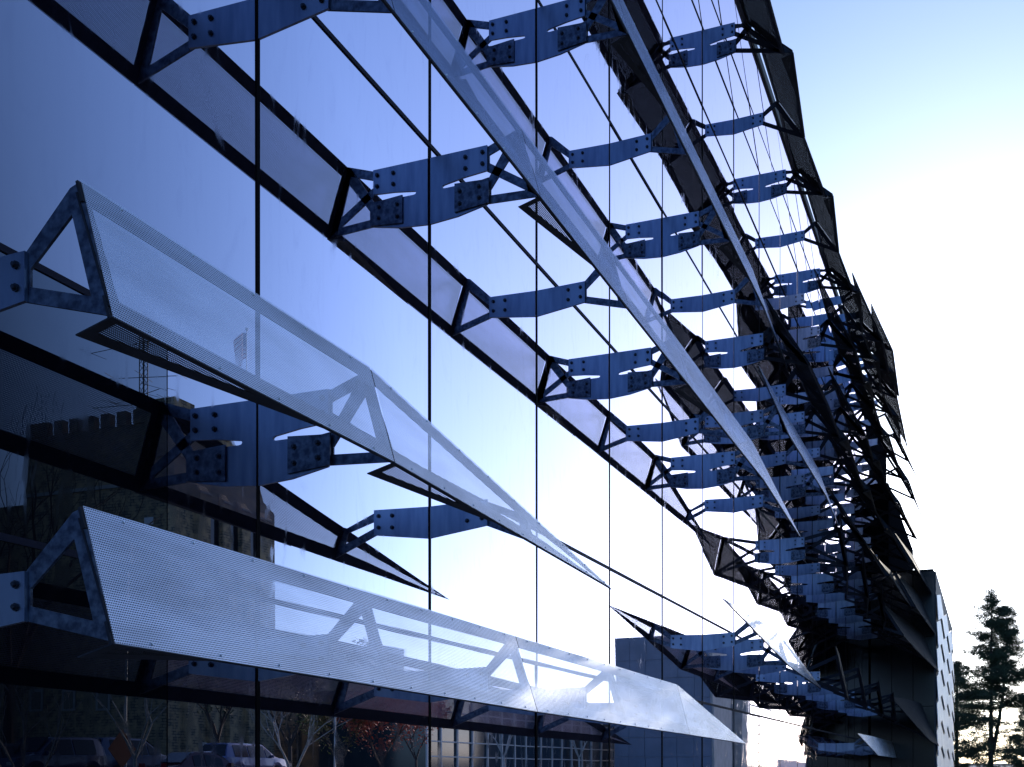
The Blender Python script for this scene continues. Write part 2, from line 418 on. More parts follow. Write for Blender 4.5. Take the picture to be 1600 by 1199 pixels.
def make_shade(n, nodes, idx, label=None, sheet='perf'):
    """nodes: list of dict(k, T=(e,h), B=(e,h), tip=bool, rib=(Atop,Abot) or None, lip=bool)"""
    kmid = nodes[0]['k']
    org = P3(0.55, sk(kmid), nodes[0]['B'][1])
    t = empty('sun_shade', org, label, 'sun shade', 'folded perforated sun shades')
    Tp = [P3(x['T'][0], sk(x['k']), x['T'][1]) - org for x in nodes]
    Bp = [P3(x['B'][0], sk(x['k']), x['B'][1]) - org for x in nodes]
    near = nodes[0]['k'] < 6
    L = 0.0
    for i in range(len(nodes) - 1):
        a, b, c, d = Tp[i], Bp[i], Bp[i+1], Tp[i+1]
        # local metric frame of the sheet for the hole pattern
        ax = ((d + c) - (a + b)); ax.normalize()
        dn = (b - a) if (b - a).length > (c - d).length else (c - d)
        nn = ax.cross(dn)
        if nn.length < 1e-6: continue
        nn.normalize(); ay = nn.cross(ax).normalized()
        uv = [((p - a).dot(ax) + L, (p - a).dot(ay)) for p in (a, b, c, d)]
        L += ((d + c) - (a + b)).length / 2
        inward = nn if nn.x < 0 else -nn
        g0 = 0.004 if not nodes[i].get('ghost') else 0.0; g1 = 0.004 if not nodes[i+1].get('ghost') else 0.0
        ln_ = max(((d + c) - (a + b)).length / 2, .01)
        vs = [a + (d - a) * g0 / ln_, b + (c - b) * g0 / ln_, c + (b - c) * g1 / ln_, d + (a - d) * g1 / ln_]; fs = [(0, 1, 2), (0, 2, 3)]
        if (a - b).length < 1e-4: vs = [vs[0], vs[2], vs[3]]; fs = [(0, 1, 2)]; uv = [uv[0], uv[2], uv[3]]
        elif (c - d).length < 1e-4: vs = vs[:3]; fs = [(0, 1, 2)]; uv = uv[:3]
        link_mesh('perforated_panel', mesh_from('perforated_panel', vs, fs, uv), M[sheet], t)
        # edge rails behind the sheet
        def at(p, q, w):
            l = (q - p).length
            return p + (q - p) * (min(w, l * 0.48) / l) if l > 1e-4 else p.copy()
        for nm, p0, q0, p1, q1, w in (('top_rail', a, b, d, c, .058), ('bottom_rail', b, a, c, d, .062)):
            i0, i1 = at(p0, q0, w), at(p1, q1, w)
            off = inward * 0.007
            pts = [p0 + off, p1 + off, i1 + off, i0 + off]
            MB().prism(pts, inward * 0.008).build(nm, M['rail'], t)
        # small return fin under the lower edge, tapering away from the rib
        if nodes[i].get('lip'):
            fr = nodes[i].get('lipf', 0.62)
            drop = nodes[i].get('lipd', (-0.118, -0.034))
            l0 = b + Vector((drop[0], 0, drop[1])); l1 = b + (c - b) * fr
            m0 = (l0 + l1) / 2 + Vector((-0.012, 0, 0))
            b2 = b + Vector((0, 0.0, -0.003)); l1b = l1 + Vector((0, 0, -0.003))
            u = (l1b - b2).normalized(); w_ = (l0 - b2); v_ = (w_ - u * w_.dot(u)); vl = v_.length; v_.normalize()
            tri2 = [(0, 0), ((l1b - b2).length, 0), (w_.dot(u), vl)]
            ins = inset(tri2, (.014, .036, .034))
            to3 = lambda q: b2 + u * q[0] + v_ * q[1]
            A3 = [to3(q) for q in tri2]; I3 = [to3(q) for q in ins]
            nrm = u.cross(v_).normalized() * 0.004
            mb = MB()
            for q in range(3):
                r = (q + 1) % 3
                mb.prism([A3[q], A3[r], I3[r], I3[q]], nrm)
            lf = mb.build('return_fin', M['rail'], t)
            me = mesh_from('fin_sheet', I3, [(0, 1, 2)], [tuple(q) for q in ins])
            link_mesh('fin_sheet', me, M['perf_fin'], lf)
        # rivets along both edges, too small to pick apart
        if near and i == 0 or (near and nodes[i]['k'] < 4):
            mb = MB(); cnt = max(2, int((d - a).length / 0.30))
            out = -inward
            for q in range(cnt):
                f = (q + 0.5) / cnt
                for (p0, p1, o) in ((a, d, b - a), (b, c, a - b)):
                    base = p0 + (p1 - p0) * f + (o.normalized() * 0.014 if o.length > 1e-4 else Vector())
                    mb.tube(base - out * .002, base + out * .004, .0045, .003, 6)
            rv_ = mb.build('rivet_row', M['rivet'], t); rv_['kind'] = 'stuff'
    # triangular ribs at the brackets
    for i, x in enumerate(nodes):
        for (A1, A2, dy) in x.get('ribs', []):
            T, B = x['T'], x['B']
            T2 = (T[0] - .008, T[1] - .004); B2 = (B[0] - .010, B[1] + .004)
            ch = (T2[0] - .030, T2[1] - .010)
            poly = [A1, ch, T2, B2, A2]
            wd = x.get('rw', .045)
            ins = inset([A1, T2, B2, A2], (wd, wd, wd * .9, .022))
            inn = [ins[0], ins[1], ins[1], ins[2], ins[3]]
            y = sk(x['k']) + dy
            mb = MB()
            for q in range(5):
                r = (q + 1) % 5
                ring = [poly[q], poly[r], inn[r], inn[q]]
                if (Vector(inn[r]) - Vector(inn[q])).length < 1e-6: ring = [poly[q], poly[r], inn[q]]
                mb.prism([P3(p[0], y, p[1]) - org for p in ring], (0, .009, 0))
            mb.build('rib', M['rail' if sheet == 'perf_unlit' else 'galv'], t)  # ribs of the unlit-looking sheets are coloured near-black with them
        # seam strap across the sheet at a rib
        if x.get('ribs'):
            a, b = Tp[i], Bp[i]
            if (a - b).length > .05:
                o_ = Vector((-.012, 0, 0))
                y0_, y1_ = (.004, .05) if i == 0 else (-.025, .025)
                MB().prism([a + o_ + Vector((0, y0_, -.03)), a + o_ + Vector((0, y1_, -.03)), b + o_ + Vector((0, y1_, .03)), b + o_ + Vector((0, y0_, .03))], (-.006, 0, 0)).build('cross_rail', M['rail'], t)
    return t

# profiles (distance out, height) of the sheet at a bracket
def prof(n, k, style):
    H = hT(n)
    if style == 'front':   return (.505, H), (.610, H - .37)
    if style == 'awning':  return (.450, H - .07), (.845, H - .43)
    if style == 'mid':     return (.48, H - .02), (.74, H - .40)
    raise ValueError(style)

ROWS = {
  0: [('front', [(-1,'b'), (1,'r'), (3,'r'), (4.6,'te')]), ('front', [(11.1,'ts'), (13,'r'), (15,'r'), (16.05,'b')])],
  1: [('front', [(-1,'b'), (0,'r'), (1.9,'te')]), ('front', [(4.05,'ts'), (6,'r'), (8,'te')]),
      ('flare', [(6.9,'ts'), (8,'r'), (10.2,'te')]), ('flare', [(8.6,'ts'), (10,'r'), (12,'te')]), ('flare', [(10.6,'ts'), (12,'r'), (14,'te')]), ('flare', [(12.6,'ts'), (14,'r'), (15.9,'te')]), ('awning', [(13.4,'ts'), (15,'r'), (16.05,'b')])],
  3: [('front', [(-3,'b'), (-1,'r'), (0,'r'), (1,'r')]), ('front', [(1,'b'), (2,'r'), (3,'r')]), ('front', [(3,'b'), (4,'r'), (5,'r'), (6.8,'te')]),
      ('flare', [(7.2,'ts'), (8,'r'), (10,'te')]), ('flare', [(9,'ts'), (10,'r'), (12,'te')]), ('flare', [(11,'ts'), (12,'r'), (14,'te')]), ('awning', [(13,'b'), (14,'r'), (16.05,'b')])],
  4: [('front', [(5.1,'ts'), (6,'r'), (8,'r'), (9.3,'te')]), ('awning', [(8.6,'ts'), (10,'r'), (12,'r')]), ('awning', [(12,'b'), (13,'r'), (14,'r')]), ('awning', [(14,'b'), (15,'r'), (16.05,'b')])],
  5: [('front', [(0,'b'), (1,'r'), (2,'r')]), ('front', [(2,'b'), (3,'r'), (4,'r')]), ('front', [(4,'b'), (5,'r'), (6.3,'te')]),
      ('awning', [(5.4,'ts'), (6,'r'), (7,'r'), (8,'r')]), ('awning', [(8,'b'), (9,'r'), (10,'r')]), ('awning', [(10,'b'), (11,'r'), (12,'r')]),
      ('awning', [(12,'b'), (13,'r'), (14,'r')]), ('awning', [(14,'b'), (15,'r'), (16.05,'b')])],
  6: [('awning', [(8.6,'ts'), (10,'r'), (11,'r')]), ('awning', [(11,'b'), (12,'r'), (13,'r')]), ('awning', [(13,'b'), (14,'r'), (16.05,'b')])],
  7: [('awning', [(7.7,'ts'), (9,'r'), (10,'r')]), ('awning', [(10,'b'), (11,'r'), (12,'r')]), ('awning', [(12,'b'), (13,'r'), (14,'r')]), ('awning', [(14,'b'), (15,'r'), (16.05,'b')])],
  8: [('awning', [(2,'b'), (3,'r'), (5,'r')]), ('awning', [(5,'b'), (6,'r'), (7,'r')]), ('awning', [(7,'b'), (8,'r'), (9,'r')]), ('awning', [(9,'b'), (10,'r'), (11,'r')]),
      ('awning', [(11,'b'), (12,'r'), (13,'r')]), ('awning', [(13,'b'), (14,'r'), (16.05,'b')])],
  9: [('awning', [(10.6,'ts'), (12,'r'), (13,'r')]), ('awning', [(13,'b'), (14,'r'), (16.05,'b')])],
  10: [('awning', [(13.0,'ts'), (14,'r'), (16.05,'b')])],
}
DOUBLE = {0: [], 1: [0, 6, 9, 12], 2: [8, 10, 12, 14], 3: [1, 3, 5, 8, 10, 12, 14], 4: [6, 8, 10, 12, 14], 5: [2, 4, 6, 8, 10, 12, 14], 6: [10, 11, 13], 7: [9, 11, 12, 14],
          8: [3, 5, 7, 9, 11, 13], 9: [12, 14], 10: [14]}
UP = lambda n: ((.310, hT(n) - .068), (.310, hT(n) - .182), .007)
LO = lambda n: ((.318, hT(n) - .238), (.318, hT(n) - .352), .007)
SI = lambda n: ((.310, hT(n) - .163), (.310, hT(n) - .286), .007)
for n, pieces in ROWS.items():
    used = {}
    H = hT(n)
    for idx, (style, nd) in enumerate(pieces):
        nodes = []
        ka, kb = nd[0][0], nd[-1][0]
        for j, (k, typ) in enumerate(nd):
            if style == 'flare':
                f = (k - ka) / (kb - ka)
                T, B = (.92 - .42 * f, H + .04), (1.02 - .42 * f, H - .50)
            else:
                T, B = prof(n, k, style)
                if style == 'awning':
                    eb = {10: .70, 9: .88, 8: 1.14, 7: 1.22, 6: 1.28, 5: 1.40, 4: 1.50}.get(n, 1.56)
                    g = min(max((k - 11.0) / 4.9, 0), 1) ** 1.4
                    st = .05 if j == 0 else (-.03 if j == len(nd) - 1 else 0)      # each sheet oversails the next one
                    T = (T[0] + (eb - .845) * g + st, T[1] + .10 * (n < 8)); B = (B[0] + (eb - .845) * g + st, B[1] - .06 - ((.34 if n > 4 else .46) * g if n < 10 else 0))
                if n == 8 and j % 2 == 1 and idx > 0: T = (T[0] + .03, T[1] + .02); B = (B[0] - .06, B[1] - .05)
            x = dict(k=k, T=T, B=B)
            if typ == 'ts': x['T'] = x['B'] = (T[0] + .02, H - .03)
            if typ == 'te': x['T'] = x['B'] = (.555, H - .425)
            ki = int(round(k))
            if typ in ('b', 'r') and abs(k - ki) < .01 and ki <= K1:
                if ki in DOUBLE[n]:
                    x['ribs'] = [UP(n)] if typ == 'r' else [LO(n)]
                    if typ == 'r' and not any(abs(q[1][0][0] - k) < .01 for q in pieces): x['ribs'].append(LO(n))
                else: x['ribs'] = [SI(n)]
                used[ki] = True
                if (typ == 'b' or (n == 1 and ki == 0)) and j < len(nd) - 1: x['lip'] = True; x['lipf'] = 0.62 if n != 1 else 0.75
                if n == 0 and ki == -1: x['lipf'] = 0.3
            nodes.append(x)
        if n == 0 and idx == 0:
            nodes[0]['T'], nodes[0]['B'] = (.513, .687), (.616, .328)
            nodes[1]['T'], nodes[1]['B'] = (.476, .681), (.596, .298)
            nodes[2]['T'], nodes[2]['B'] = (.523, .643), (.619, .273)
        look = {'front': 'pale perforated shade with upright front', 'awning': 'dark awning-like perforated shade', 'mid': 'half-tilted perforated shade', 'flare': 'dark flaring perforated shade'}[style]
        lab = '%s, %s from the left in the %s' % (look, ORD[idx], ROWNAME[n])
        # a rib at every bracket the sheet passes
        full = []
        for j, x in enumerate(nodes):
            full.append(x)
            if j + 1 < len(nodes):
                y = nodes[j+1]
                q = math.floor(x['k'] + 1.001)
                while q < y['k'] - .25:
                    f = (q - x['k']) / (y['k'] - x['k'])
                    lerp = lambda a, b: (a[0] + (b[0]-a[0])*f, a[1] + (b[1]-a[1])*f)
                    z = dict(k=q, T=lerp(x['T'], y['T']), B=lerp(x['B'], y['B']), ghost=True)
                    if z['T'][1] - z['B'][1] > .12: z['ribs'] = [SI(n)]
                    if 'ribs' in z: full.append(z)
                    q += 1
        make_shade(n, full, idx, lab, 'perf' if (style == 'front' and n < 2) else ('perf_fine' if style == 'front' else 'perf_unlit'))
        for q in range(int(math.ceil(ka)), int(math.floor(kb)) + 1):
            if q <= K1 - 0: used.setdefault(q, True)
    for c, k in enumerate(sorted(used)):
        if k < -1 or k > K1 - 1: continue
        make_bracket(n, k, k in DOUBLE[n], c)

# ------------------------------------------------------------------ what the glass mirrors: things across the road
_S, _C = math.sin(TH), math.cos(TH)
def along(px, E):
    """distance along the wall of a thing E metres out from the glass whose mirror image stands at column px of the 1600 px photo"""
    q = DIST + E; t = (px - 800) / 1831.0
    return q * (_C + t * _S) / (_S - t * _C)
def height(px, py, E):
    q = DIST + E; z = q * _S + along(px, E) * _C
    return (1206 - py) * z / 1831.0 + EYE

stone = None
def stone_mat(name, c1, c2, c3, sx=2.6, mort=(0.05, 0.047, 0.042)):
    m = mat(name, c1, 0.9); nt = m.node_tree; N = nt.nodes.new; L = nt.links.new; b = nt.nodes['Principled BSDF']
    tc = N('ShaderNodeTexCoord')
    # flat walls in either direction: use x+y for the course direction
    sep = N('ShaderNodeSeparateXYZ'); L(tc.outputs['Object'], sep.inputs[0])
    ad = N('ShaderNodeMath'); L(sep.outputs[0], ad.inputs[0]); L(sep.outputs[1], ad.inputs[1])
    cb = N('ShaderNodeCombineXYZ'); L(ad.outputs[0], cb.inputs[0]); L(sep.outputs[2], cb.inputs[1])
    br = N('ShaderNodeTexBrick'); br.inputs['Scale'].default_value = 1.0
    br.inputs['Brick Width'].default_value = 0.62; br.inputs['Row Height'].default_value = 0.24; br.inputs['Mortar Size'].default_value = 0.03
    br.inputs['Color1'].default_value = (*c1, 1); br.inputs['Color2'].default_value = (*c2, 1); br.inputs['Mortar'].default_value = (*mort, 1)
    L(cb.outputs[0], br.inputs['Vector'])
    nz = N('ShaderNodeTexNoise'); nz.inputs['Scale'].default_value = 1.4; nz.inputs['Detail'].default_value = 8; L(tc.outputs['Object'], nz.inputs['Vector'])
    mx = N('ShaderNodeMixRGB'); mx.blend_type = 'MIX'; mx.inputs[2].default_value = (*c3, 1)
    rr = N('ShaderNodeMapRange'); rr.inputs['From Min'].default_value = .42; rr.inputs['From Max'].default_value = .62; L(nz.outputs['Fac'], rr.inputs['Value'])
    L(rr.outputs[0], mx.inputs[0]); L(br.outputs['Color'], mx.inputs[1]); L(mx.outputs[0], b.inputs['Base Color'])
    bn = N('ShaderNodeBump'); bn.inputs['Strength'].default_value = 0.6; L(br.outputs['Fac'], bn.inputs['Height']); bn.invert = True; L(bn.outputs[0], b.inputs['Normal'])
    return m
M['stone'] = stone_mat('llenroc_stone', (0.34, 0.27, 0.17), (0.16, 0.14, 0.10), (0.42, 0.31, 0.17))
M['limestone'] = noise_mat('limestone_trim', (0.30, 0.29, 0.27), (0.40, 0.38, 0.34), 2, 0.85)
M['window'] = mat('dark_window', (0.01, 0.012, 0.016), 0.12, 0, 0.5)
M['white_paint'] = mat('white_paint', (0.7, 0.7, 0.7), 0.5)
M['bark_pale'] = noise_mat('pale_bark', (0.30, 0.28, 0.25), (0.48, 0.45, 0.40), 14, 0.9)
M['bark'] = noise_mat('dark_bark', (0.035, 0.028, 0.022), (0.075, 0.06, 0.05), 12, 0.95)
M['mast'] = mat('mast_steel', (0.10, 0.095, 0.09), 0.6, 0.3)
M['pole'] = mat('grey_pole', (0.45, 0.44, 0.42), 0.5, 0.2)

# --- crenellated stone hall with its corner tower
def face_fn():
    pass
EX, CS = 60.0, along(261, 60.0)       # tower corner nearest the glass
TW, TL = 15.4, 7.2
top = height(261, 652, EX)
hall = empty('stone_hall', (EX, CS, 1.3), 'tall crenellated stone hall mirrored dark in the lower left glass', 'building')
ho = Vector(hall.location)
def hp(name, mb, m, parent=None):
    for v in mb.v: v -= ho
    return mb.build(name, m, parent or hall)
tower = hp('tower', MB().box((EX, CS, 0), (EX + TW, CS + TL, top)), M['stone'])
x = EX + 2.6
while x < EX + TW - 0.5:
    wd = 0.95 if x < EX + TW - 4 else 2.3
    m_ = MB().box((x, CS - .12, top), (min(x + wd, EX + TW), CS + .55, top + 1.15))
    hp('merlon', m_, M['stone']); x += wd + 0.75
hp('corner_turret', MB().box((EX - .25, CS - .25, top - 3), (EX + 2.3, CS + 2.3, top + 1.7)), M['stone'])
hp('turret_step', MB().box((EX + 2.3, CS - .15, top), (EX + 3.2, CS + .6, top + 1.45)), M['stone'])
y = CS + 2.9
while y < CS + TL - .5:
    hp('merlon', MB().box((EX - .12, y, top), (EX + .55, y + .95, top + 1.2)), M['stone']); y += 1.75
t2 = height(350, 742, EX); t3 = height(425, 800, EX)
ye = along(414, EX); yf = along(431, EX)
wing2 = hp('side_wall', MB().prism([(EX + .02, CS + TL, 0), (EX + .02, yf, 0), (EX + .02, yf, t3), (EX + .02, ye, t2 - 1.0), (EX + .02, ye - 1.2, t2 + 1.2), (EX + .02, CS + TL, t2 + 3.4)], (9, 0, 0)), M['stone'])
# deep window bays between buttresses on the lit side
zt, zb_ = height(330, 795, EX), height(330, 900, EX)
for i, (p0, p1) in enumerate([(311, 331), (343, 361), (374, 392)]):
    a, b = along(p0, EX), along(p1, EX)
    w = hp('window', MB().prism([(EX - .06, a, zb_), (EX - .06, b, zb_), (EX - .06, b, zt - .8), (EX - .06, (a*.25 + b*.75), zt), (EX - .06, (a*.75 + b*.25), zt), (EX - .06, a, zt - .8)], (.05, 0, 0)), M['window'])
for p0, p1 in [(294, 311), (331, 343), (361, 374), (392, 420)]:
    a, b = along(p0, EX), along(p1, EX)
    zz = height((p0+p1)/2, 768 + (p0 - 294) * .42, EX)
    bu = hp('buttress', MB().box((EX - .55, a, 0), (EX + .02, b, zz)).prism([(EX - .55, a, zz), (EX + .02, a, zz), (EX + .02, a, zz + .7)], (0, b - a, 0)), M['stone'])
    hp('coping', MB().box((EX - .7, a - .1, zz - .18), (EX - .53, b + .1, zz)), M['limestone'])
# small framed windows near the ground and on the shaded face
for px in (318, 347, 378):
    a, b = along(px - 5, EX), along(px + 5, EX)
    z0, z1 = height(px, 1182, EX), height(px, 1161, EX)
    fr = hp('ground_window', MB().box((EX - .66, a, z0), (EX - .56, b, z1)), M['limestone'])
    hp('pane', MB().box((EX - .69, a + .22, z0 + .15), (EX - .63, b - .22, z1 - .3)), M['window'])
for px in (58, 110, 165):
    for (ya, yb) in ((1077, 1112), (1158, 1190)):
        # on the face turned back towards the camera: solve for the distance out
        t = (px - 800) / 1831.0; q = CS * (_S - t * _C) / (_C + t * _S); xx = q - DIST
        zz = q * _S + CS * _C
        z0, z1 = (1206 - yb) * zz / 1831 + EYE, (1206 - ya) * zz / 1831 + EYE
        hp('framed_window', MB().box((xx - .75, CS - .12, z0), (xx + .75, CS + .02, z1)), M['limestone'])
        hp('pane', MB().box((xx - .5, CS - .15, z0 + .2), (xx + .5, CS - .1, z1 - .25)), M['window'])
xx = EX + 1.9
hp('wall_plate', MB().box((EX + 1.7, CS - .1, height(225, 804, EX)), (EX + 2.6, CS - .01, height(225, 792, EX))), M['white_paint'])
hp('string_course', MB().box((EX - .15, CS - .15, top - 5.2), (EX + TW, CS + .0, top - 4.9)), M['limestone'])
hp('low_wing', MB().box((EX + TW, CS + 1, 0), (EX + TW + 26, CS + 16, height(20, 775, EX + 15))), M['stone'])
hl = hp('long_hall', MB().box((EX + 4, yf, 0), (EX + 22, along(600, EX + 4), 13.5)), M['stone'])
hp('hall_roof', MB().prism([(EX + 3.5, yf, 13.5), (EX + 22.5, yf, 13.5), (EX + 13, yf, 17.0)], (0, along(600, EX + 4) - yf, 0)), M['roof'])
hp('end_block', MB().box((EX + 2, along(597, EX + 2), 0), (EX + 14, along(630, EX + 2), height(612, 1012, EX + 2))), M['limestone'])

# --- lattice mast with aerials
mx_, my_ = EX + 3.9, CS + 1.6
mtop = height(195, 500, EX + 3)
mast = empty('radio_mast', (mx_, my_, top), 'thin lattice radio mast with long aerials rising behind the battlements', 'mast')
mb = MB(); w = .24
for sx in (-1, 1):
    for sy in (-1, 1): mb.tube((sx*w, sy*w, 0), (sx*w, sy*w, mtop - top), .045, n=5)
mb.build('mast_leg', M['mast'], mast)
mb = MB(); z = 0.0; i = 0
while z < mtop - top - .6:
    for (a, b) in (((-w, -w), (w, -w)), ((w, -w), (w, w)), ((w, w), (-w, w)), ((-w, w), (-w, -w))):
        if i % 2: a, b = b, a
        mb.tube((*a, z), (*b, z + .6), .022, n=4)
    z += .6; i += 1
mb.build('lattice', M['mast'], mast)
for j, (dz, ln, ang) in enumerate([(-.5, 10, 0.1), (-3.4, 9, -.2), (-4.8, 7, .35), (-5.6, 8, -.05)]):
    mb = MB(); c = math.cos(ang); s_ = math.sin(ang); zz = mtop - top + dz
    mb.tube((-ln*c*.35, -ln*s_*.35, zz - .2), (ln*c*.65, ln*s_*.65, zz + .1), .03, n=5)
    for q in range(4):
        f = -.3 + .3 * q
        mb.tube((ln*c*f + s_*1.5, ln*s_*f - c*1.5, zz), (ln*c*f - s_*1.5, ln*s_*f + c*1.5, zz), .018, n=4)
    mb.build('aerial', M['mast'], mast)

# --- flag
FE = 66.0; fy = along(388, FE); ft = height(388, 516, FE); f0 = height(388, 800, FE)
flag = empty('flag_pole', (FE, fy, f0), 'flag with red and white stripes on a pole above the stone hall', 'flag')
MB().tube((0, 0, 0), (0, 0, ft - f0), .09, .05, 8).tube((0, 0, ft - f0), (0, 0, ft - f0 + .25), .14, .14, 8).build('pole', M['pole'], flag)
fm = bpy.data.materials.new('striped_cloth'); fm.use_nodes = True
nt = fm.node_tree; b = nt.nodes['Principled BSDF']; b.inputs['Roughness'].default_value = .9
uvn = nt.nodes.new('ShaderNodeUVMap'); uvn.uv_map = 'UVMap'
sp = nt.nodes.new('ShaderNodeSeparateXYZ'); nt.links.new(uvn.outputs[0], sp.inputs[0])
mm = nt.nodes.new('ShaderNodeMath'); mm.operation = 'MULTIPLY'; mm.inputs[1].default_value = 6.5; nt.links.new(sp.outputs[1], mm.inputs[0])
fx = nt.nodes.new('ShaderNodeMath'); fx.operation = 'FRACT'; nt.links.new(mm.outputs[0], fx.inputs[0])
lt = nt.nodes.new('ShaderNodeMath'); lt.operation = 'LESS_THAN'; lt.inputs[1].default_value = .5; nt.links.new(fx.outputs[0], lt.inputs[0])
c1 = nt.nodes.new('ShaderNodeMixRGB'); c1.inputs[1].default_value = (.75, .73, .72, 1); c1.inputs[2].default_value = (.45, .03, .04, 1); nt.links.new(lt.outputs[0], c1.inputs[0])
g1 = nt.nodes.new('ShaderNodeMath'); g1.operation = 'LESS_THAN'; g1.inputs[1].default_value = .4; nt.links.new(sp.outputs[0], g1.inputs[0])
g2 = nt.nodes.new('ShaderNodeMath'); g2.operation = 'GREATER_THAN'; g2.inputs[1].default_value = .46; nt.links.new(sp.outputs[1], g2.inputs[0])
g3 = nt.nodes.new('ShaderNodeMath'); g3.operation = 'MULTIPLY'; nt.links.new(g1.outputs[0], g3.inputs[0]); nt.links.new(g2.outputs[0], g3.inputs[1])
c2 = nt.nodes.new('ShaderNodeMixRGB'); c2.inputs[2].default_value = (.02, .03, .12, 1); nt.links.new(g3.outputs[0], c2.inputs[0]); nt.links.new(c1.outputs[0], c2.inputs[1])
nt.links.new(c2.outputs[0], b.inputs['Base Color'])
v = []; f = []; uv = []
for i in range(13):
    for j in range(9):
        a = i / 12; c = j / 8
        v.append((.25 * math.sin(a * 7 + c * 1.5) * a, -.1 - 1.9 * a * (1 - .35 * (1 - c)), ft - f0 - .3 - 2.6 * (1 - c) - 1.5 * a * a)); uv.append((a, c))
for i in range(12):
    for j in range(8): f.append((i*9+j, (i+1)*9+j, (i+1)*9+j+1, i*9+j+1))
link_mesh('cloth', mesh_from('cloth', v, f, uv, True), fm, flag)

# --- pale modern block and its glazed end
QE = 30.0; qs = along(1115, QE); qt = height(1000, 1008, QE + 11)
M['panel_pale'] = noise_mat('pale_limestone_panels', (0.42, 0.38, 0.33), (0.52, 0.47, 0.42), .8, .85)
M['panel_blue'] = noise_mat('frame_and_shaded_grey', (0.16, 0.18, 0.22), (0.21, 0.23, 0.28), .4, .6)  # shade of the block's unlit face put into the colour; also frame grey
blk = empty('modern_block', (QE, qs, 1.3), 'pale panelled modern block mirrored beside the tip of the lowest shade', 'building')
def qp(name, mb, m):
    o = Vector(blk.location)
    for v in mb.v: v -= o
    return mb.build(name, m, blk)
qp('body', MB().box((QE, qs + .3, 0), (QE + 13, along(1146, QE), qt - .3)), M['panel_pale'])
for i in range(6):
    for j in range(7):
        z0 = 1 + j * (qt - 1) / 7
        qp('panel', MB().box((QE + .3 + i * 2.1, qs, z0 + .02), (QE + .3 + (i + 1) * 2.1 - .04, qs + .28, z0 + (qt - 1) / 7 - .02)), M['panel_blue'])
qp('parapet', MB().box((QE + 4.5, qs + .4, qt - .3), (QE + 13, qs + 8, qt + .6)), M['panel_blue'])
qp('pillar', MB().box((QE - .4, along(1158, QE), 0), (QE + 5, along(1166, QE), qt - 3)), M['panel_pale'])
qp('glass_link', MB().box((QE + 1, along(1146.3, QE), 0), (QE + 8, along(1158, QE) - .05, qt - 3.5)), mat('pale_glass', (.08, .12, .16), .05, .5))
g0, g1_ = along(1168, QE), along(1212, QE)
gm_ = mat('sky_glass', (.55, .62, .70), .06, .85)
for i in range(5):
    for j in range(8):
        a = g0 + (g1_ - g0) * i / 5; z0 = .5 + j * 1.35
        qp('glazing', MB().box((QE + .1, a + .12, z0 + .05), (QE + .3, a + (g1_ - g0) / 5 - .12, z0 + 1.3)), gm_)
qp('glazed_frame', MB().box((QE + .32, g0, 0), (QE + 12, g1_, 11.6)), M['panel_blue'])

# --- low glazed hall behind the shrubs
LE = 46.0; la, lb = along(668, LE), along(965, LE)
low = empty('low_glass_hall', (LE, la, 1.3), 'low dark glazed hall with pale grid lines behind the shrubs', 'building')
lo_ = Vector(low.location); lz = height(800, 1096, LE)
def lp(name, mb, m):
    for v in mb.v: v -= lo_
    return mb.build(name, m, low)
lp('hall_body', MB().box((LE + .3, la, 0), (LE + 14, lb, lz)), mat('teal_glass', (.02, .035, .045), .1, .3))
n_ = 16
for i in range(n_ + 1):
    a = la + (lb - la) * i / n_
    lp('grid_post', MB().box((LE + .1, a - .12, 0), (LE + .28, a + .12, lz)), M['pole'])
for j in range(6):
    z0 = 1.6 + j * 1.45
    if z0 < lz: lp('grid_rail', MB().box((LE + .14, la, z0), (LE + .26, lb, z0 + .12)), M['pole'])

